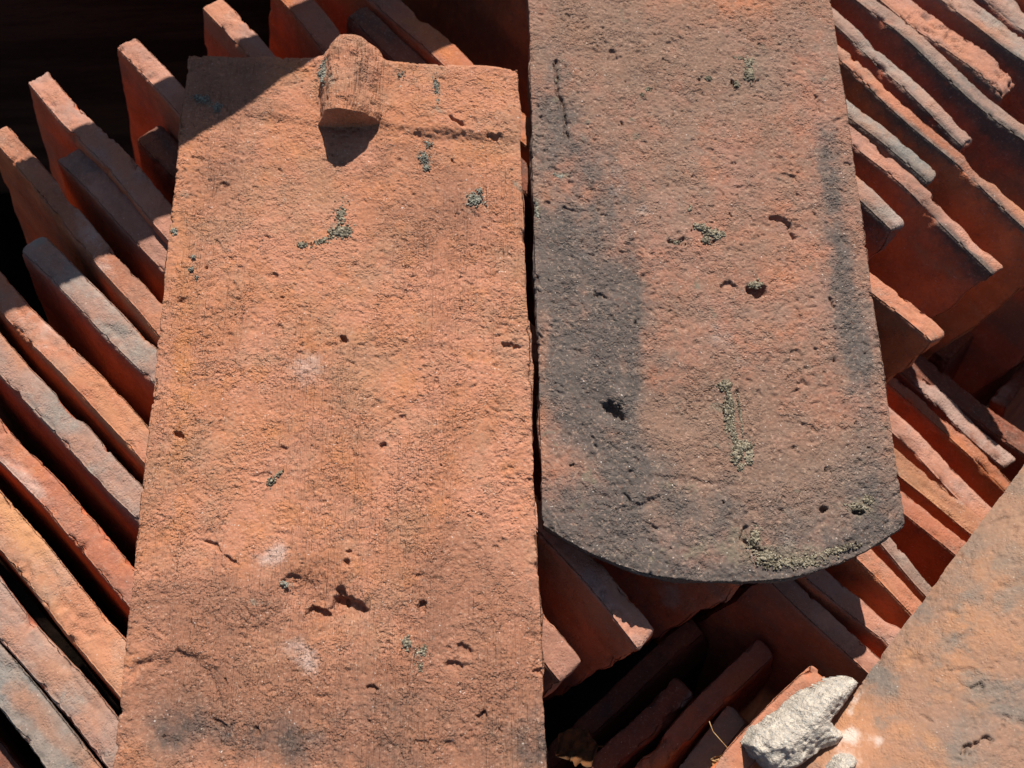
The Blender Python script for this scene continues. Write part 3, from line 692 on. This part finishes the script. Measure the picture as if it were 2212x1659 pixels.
# a flared collar at the near end
coll = sstep(L1-.105, L1-.085, ll)
rad = Rr - kk + .0022*coll*0
base = a0 + np.array([0, 0, 0.])
cen = base + acr*(Rr*math.sin(R(52))) + np.array([0, 0, -Rr*math.cos(R(52))])
pos = cen + ax*ll[:, None] + acr*(-np.sin(ang)*rad)[:, None] + np.array([0, 0, 1.])*(np.cos(ang)*rad)[:, None]
nr = acr*(-np.sin(ang))[:, None] + np.array([0, 0, 1.])*(np.cos(ang))[:, None]
q = pos+11.1
X, Y = proj(pos)
smooth_part = gau(X, Y, 1830, 1600, 150, 110)
ed = np.exp(-A_[ia]*Rr*1.8/.004)
h = (pores(q, 300, .9)*.55 + fbm(q, .02, 301, 4)*.0012 - sstep(.25, .6, fbm(q*np.array([.7, 1.4, 1]), .010, 310, 3))*.0008)*(1-.75*np.clip(smooth_part*1.3, 0, 1)) + fbm(q, .05, 305, 2)*.0012
for cx, cy, rx, ry, an, dp in ((2105, 1485, 30, 6, 20, .003), (2110, 1615, 40, 9, -8, .004), (1940, 1300, 20, 6, 10, .0015), (1995, 1545, 22, 5, 25, .0018), (2140, 1440, 30, 5, 30, .0015), (1850, 1500, 10, 5, 30, .0012), (2050, 1450, 14, 4, 0, .002), (2180, 1560, 20, 6, 0, .002)):
    h -= .55*dp*(1-sstep(.6, 1.3, ell(X+fbm(q, .006, 5)*45, Y+fbm(q, .005, 6)*40, cx, cy, rx*.8, ry, an)))
h -= ed*sstep(0, .6, fbm(q, .01, 8, 3))*.001
pos = pos + nr*(h*(kk < .004))[:, None]
at = dict(soot=.55*gau(X, Y, 2180, 1530, 110, 120)+.5*gau(X, Y, 1900, 1470, 60, 50)+.45*gau(X, Y, 2040, 1600, 80, 60)+.35*gau(X, Y, 2090, 1280, 60, 80)+.4*(1-sstep(0, .09, A_[ia]))*(1-sstep(1400, 1560, Y))+.3*gau(X, Y, 1960, 1330, 60, 30)+.3*gau(X, Y, 2160, 1180, 50, 30),
          brown=.3+.3*gau(X, Y, 2150, 1150, 120, 120)-.3*smooth_part, rust=.35*gau(X, Y, 2000, 1250, 90, 60)+.35*gau(X, Y, 2130, 1250, 60, 90)+.7*smooth_part+.3*gau(X, Y, 2050, 1380, 90, 60),
          lime=.15*gau(X, Y, 2080, 1350, 60, 40)+.5*gau(X, Y, 1840, 1540, 9, 9)+.6*gau(X, Y, 1900, 1600, 12, 12)+.4*gau(X, Y, 1840, 1580, 20, 16)+.9*gau(X, Y, 1820, 1655, 40, 34)+.7*gau(X, Y, 1835, 1590, 26, 16)+.6*gau(X, Y, 1850, 1510, 14, 40, 30)+.35*gau(X, Y, 1860, 1600, 70, 50), moss=.0*X)
M_ridge = clay('ochre_ridge_clay', (.37, .185, .105), (.30, .17, .115), (.20, .16, .13), .95, (.44, .215, .105), .7, seed=4, fine=.6,
               masks=dict(rust=(.50, .235, .125), brown=(.33, .19, .12), soot=(.17, .145, .13), moss=(.2, .2, .15), lime=(.85, .78, .72)))
orr = cen + ax*.1; orr[2] = -.06
ridge = mesh_from('ridge_tile', pos-orr, F, M_ridge, attrs=at, mw=Matrix.Translation(Vector(orr)))
tag(ridge, 'large curved ochre ridge tile with grey patches and white mortar filling the lower right corner', 'ridge tile')
bpy.context.view_layer.update()

# mortar: a rough lump along the ridge tile's lower left rim
T = NT('white_mortar'); T.b.inputs['Specular IOR Level'].default_value = 0; T.b.inputs['Roughness'].default_value = 1
c = T.mix(T.ramp(T.noise(.004, 5, .7), .4, .6), (.48, .42, .35), (.37, .32, .27)); c = T.mix(T.math('MULTIPLY', T.ramp(T.noise(.0032, 3, .75, 4), .53, .60), .55), c, (.24, .21, .18)); c = T.mix(T.math('MULTIPLY', T.ramp(T.noise(.0013, 3, .8), .50, .60), .75), c, (.26, .26, .25))
M_mort = T.done(c, T.bump(T.noise(.0012, 3, .7), .0016))
def lump(name, outline, zf, thick, seed, parent, mat, label=None, cell=.0005):
    """rough crust of mortar: an uneven-edged height field over an outline, closed below"""
    pts = np.array([P(x, y, zf)[:2] for x, y in outline]); mn = pts.min(0)-.004; mx = pts.max(0)+.004
    nx, ny = int((mx[0]-mn[0])/cell), int((mx[1]-mn[1])/cell)
    gx, gy = np.meshgrid(np.linspace(mn[0], mx[0], nx), np.linspace(mn[1], mx[1], ny), indexing='ij')
    X, Y = gx.ravel(), gy.ravel(); p = np.stack([X, Y, X*0], 1)
    closed = [tuple(q_) for q_ in pts]+[tuple(pts[0])]
    d = seg_d(X, Y, closed); inside = np.zeros(len(X), bool)
    for (x0, y0), (x1, y1) in zip(closed[:-1], closed[1:]):
        c_ = ((y0 > Y) != (y1 > Y)) & (X < (x1-x0)*(Y-y0)/(y1-y0+1e-12)+x0); inside ^= c_
    sd = np.where(inside, d, -d) + fbm(p+seed, .006, seed, 4, .6)*.0016
    z = zf - .004 + thick*np.sqrt(np.clip((sd+.0002)/.010, 0, 1)) + (fbm(p, .014, seed+2, 3)*.0030 + fbm(p, .0055, seed+3, 3, .5)*.0009 + vnoise(p, .0013, seed+5)*.00050 + vnoise(p, .0022, seed+6)*.0005)*sstep(-.0002, .002, sd)
    z -= sstep(.5, .7, vnoise(p, .003, seed+9))*.0009
    keep = (sd > -.0008).reshape(nx, ny)
    z = np.where(sd < 0, zf-.012, z)
    I = np.arange(nx*ny).reshape(nx, ny); fk = keep[:-1, :-1] & keep[1:, :-1] & keep[1:, 1:] & keep[:-1, 1:]
    Fq = np.stack([I[:-1, :-1][fk], I[1:, :-1][fk], I[1:, 1:][fk], I[:-1, 1:][fk]], -1)
    used = np.unique(Fq); mp = -np.ones(nx*ny, int); mp[used] = np.arange(len(used))
    V = np.stack([X, Y, z], 1)[used]; Fq = mp[Fq]
    V2 = V.copy(); V2[:, 2] = zf-.014; Fq = np.concatenate([Fq, Fq[:, ::-1]+len(V)]); V = np.concatenate([V, V2])
    ctr = V.mean(0)
    o = mesh_from(name, V-ctr, Fq, mat, mw=Matrix.Translation(Vector(ctr)))
    bpy.context.view_layer.update(); child(o, parent)
    if label: o['label'] = label
    return o
lump('mortar', [(1800, 1470), (1846, 1462), (1858, 1475), (1835, 1515), (1800, 1560), (1815, 1577), (1832, 1590), (1815, 1608), (1775, 1625), (1740, 1652), (1715, 1665), (1668, 1665), (1632, 1640), (1622, 1610), (1640, 1580), (1700, 1540), (1745, 1500)],
     -.022, .0085, 31, ridge, M_mort, 'rough white mortar lump on the lower left rim of the ridge tile')
lump('mortar', [(1800, 1665), (1822, 1640), (1850, 1634), (1862, 1648), (1850, 1670), (1800, 1690)], -.012, .0065, 37, ridge, M_mort, 'small white mortar spot at the bottom edge')

# ------------------------------------------------------------------ dry leaves
def leaf(name, pts, z0, z1, mat, label, width, fold=.3, seed=1):
    """a small dry leaf: midrib through pts, blade folded along it"""
    p = np.array([P(x, y, z0+(z1-z0)*i/(len(pts)-1)) for i, (x, y) in enumerate(pts)])
    n = 40; t = np.linspace(0, len(pts)-1, n); mid = np.stack([np.interp(t, range(len(pts)), p[:, k]) for k in range(3)], 1)
    tan = np.gradient(mid, axis=0); tan /= np.linalg.norm(tan, axis=1, keepdims=True)
    sd = np.cross(tan, [0, 0, 1.]); sd /= np.linalg.norm(sd, axis=1, keepdims=True)
    m = 17; V = []
    tt = t/(len(pts)-1)
    for j in range(m):
        b = (j/(m-1)-.5)*2
        wv = width*np.sin(np.clip(tt, 0, 1)*math.pi)**.7*(1+.12*np.sin(tt*34+j))
        V.append(mid+sd*(b*wv)[:, None]+np.array([0, 0, 1.])*(abs(b)**1.3*wv*fold+.0008*np.sin(tt*19+j*.8))[:, None])
    V = np.array(V)
    V2 = V.copy(); V2[:, :, 2] -= .0003
    I = np.arange(m*n).reshape(m, n); F = np.stack([I[:-1, :-1], I[1:, :-1], I[1:, 1:], I[:-1, 1:]], -1).reshape(-1, 4)
    Vv = np.concatenate([V.reshape(-1, 3), V2.reshape(-1, 3)]); F = np.concatenate([F, F[:, ::-1]+m*n])
    root = bpy.data.objects.new(name, None); SC.collection.objects.link(root); root.location = Vector(mid[0])
    bpy.context.view_layer.update()
    mesh_from('blade', Vv-mid[0], F, mat, parent=root)
    tag(root, label, 'leaf')
    return root, mid, mat
def stem(root, pts3, r, mat):
    pts3 = np.array(pts3); n = 30; t = np.linspace(0, len(pts3)-1, n)
    mid = np.stack([np.interp(t, range(len(pts3)), pts3[:, k]) for k in range(3)], 1); tan = np.gradient(mid, axis=0); tan /= np.linalg.norm(tan, axis=1, keepdims=True)
    s1 = np.cross(tan, [0, 0, 1.]); s1 /= np.linalg.norm(s1, axis=1, keepdims=True); s2 = np.cross(tan, s1)
    V = np.array([mid+s1*math.cos(a)*r+s2*math.sin(a)*r for a in np.linspace(0, 2*math.pi, 9)[:-1]])
    I = np.arange(8*n).reshape(8, n); I = np.concatenate([I, I[:1]]); F = np.stack([I[:-1, :-1], I[1:, :-1], I[1:, 1:], I[:-1, 1:]], -1).reshape(-1, 4)
    o0 = np.array(root.location)
    mesh_from('stem', V.reshape(-1, 3)-o0, F, mat, parent=root)
T = NT('dry_brown_leaf'); M_leaf = T.done(T.mix(T.ramp(T.noise(.004, 4), .4, .6), (.12, .05, .02), (.06, .035, .018)), T.bump(T.noise(.002, 3), .0005))
T = NT('straw_leaf'); M_straw = T.done(T.mix(T.ramp(T.noise(.003, 4), .4, .6), (.34, .21, .10), (.24, .13, .06)), T.bump(T.noise(.002, 3), .0005))
lr, mid, _ = leaf('dry_leaf', [(1200, 1632), (1235, 1605), (1268, 1615), (1292, 1612)], -.09, -.085, M_leaf, 'small dark brown leaf lying in the shade beside the loose orange tile at the bottom', .009)
stem(lr, [P(1290, 1612, -.085), P(1305, 1613, -.083)], .0004, M_leaf)
lr, mid, _ = leaf('dry_leaf', [(1535, 1640), (1565, 1655), (1610, 1668), (1640, 1672)], -.05, -.045, M_straw, 'pale straw-coloured leaf with a long thin stalk at the bottom edge', .006)
stem(lr, [P(1600, 1665, -.045), P(1575, 1620, -.04), P(1540, 1580, -.04), P(1532, 1558, -.042)], .00022, M_straw)

# ------------------------------------------------------------------ added timber just outside the frame, placed to shade it
def plank(name, c, x, L, W, H, mat, label, cat):
    x = unit(x); z = unit(np.array([0, 0, 1.])-x*x[2]); y = np.cross(z, x)
    A = np.linspace(0, W, 24); K = np.linspace(0, H, 24); Lc = np.linspace(0, L, 200)
    ia, ik, il, F = lattice(A, K, Lc); p = np.stack([Lc[il], A[ia], -K[ik]], 1)
    p += (fbm(p*np.array([.15, 1, 1]), .012, 3, 3)*.0012)[:, None]
    p -= np.array([L/2, W/2, 0])
    o = mesh_from(name, p, F, mat, mw=frame(c, x, y, z)); tag(o, label, cat); return o
T = NT('dark_timber')
M_wood = T.done(T.mix(T.ramp(T.noise(.02, 5, .7, 0, (.1, 1, 1)), .4, .6), (.030, .012, .008), (.055, .025, .017)), T.bump(T.noise(.006, 5, .7, 0, (.1, 1, 1)), .002))  # near-black red: the dimness of the hollow is in this colour
def sunhit(px, py, zsurf, zc):
    p = P(px, py, zsurf); return p + np.array(SUN)*((zc-zsurf)/SUN.z)
# added board that keeps the sun off the ground behind the stack
plank('shade_board', np.array([-.32, .46, .03]), [1, 0.05, 0], .62, .03, .42, M_wood, 'added dark timber board behind the stack, shading the ground at the top left corner', 'board')
# added unseen batten, placed to cast the band across the upper left
zc = .13
e1a = sunhit(80, 395, -.02, zc); e1b = sunhit(667, 47, -.02, zc); e2a = sunhit(16, 683, -.02, zc); e2b = sunhit(330, 481, -.02, zc)
up_m = (e1a+e1b)/2; dirx = unit(e1b-e1a); n_ = unit(np.cross([0, 0, 1.], dirx)); d1 = np.dot(e1a-e2a, n_); d2 = np.dot(e1b-e2b, n_)
wid = abs((d1+d2)/2); cen_b = up_m - n_*np.sign(d1)*wid/2
print('batten', up_m, dirx, wid, 'px', proj((cen_b-n_*wid/2)[None]), proj((cen_b-dirx*.2)[None]), proj((cen_b+dirx*.1)[None]))
plank('shadow_batten', cen_b, dirx, .9, wid, .02, M_wood, 'added timber batten out of view, placed to cast the shadow band at the upper left', 'batten')
print('SUN elev', math.degrees(elev))
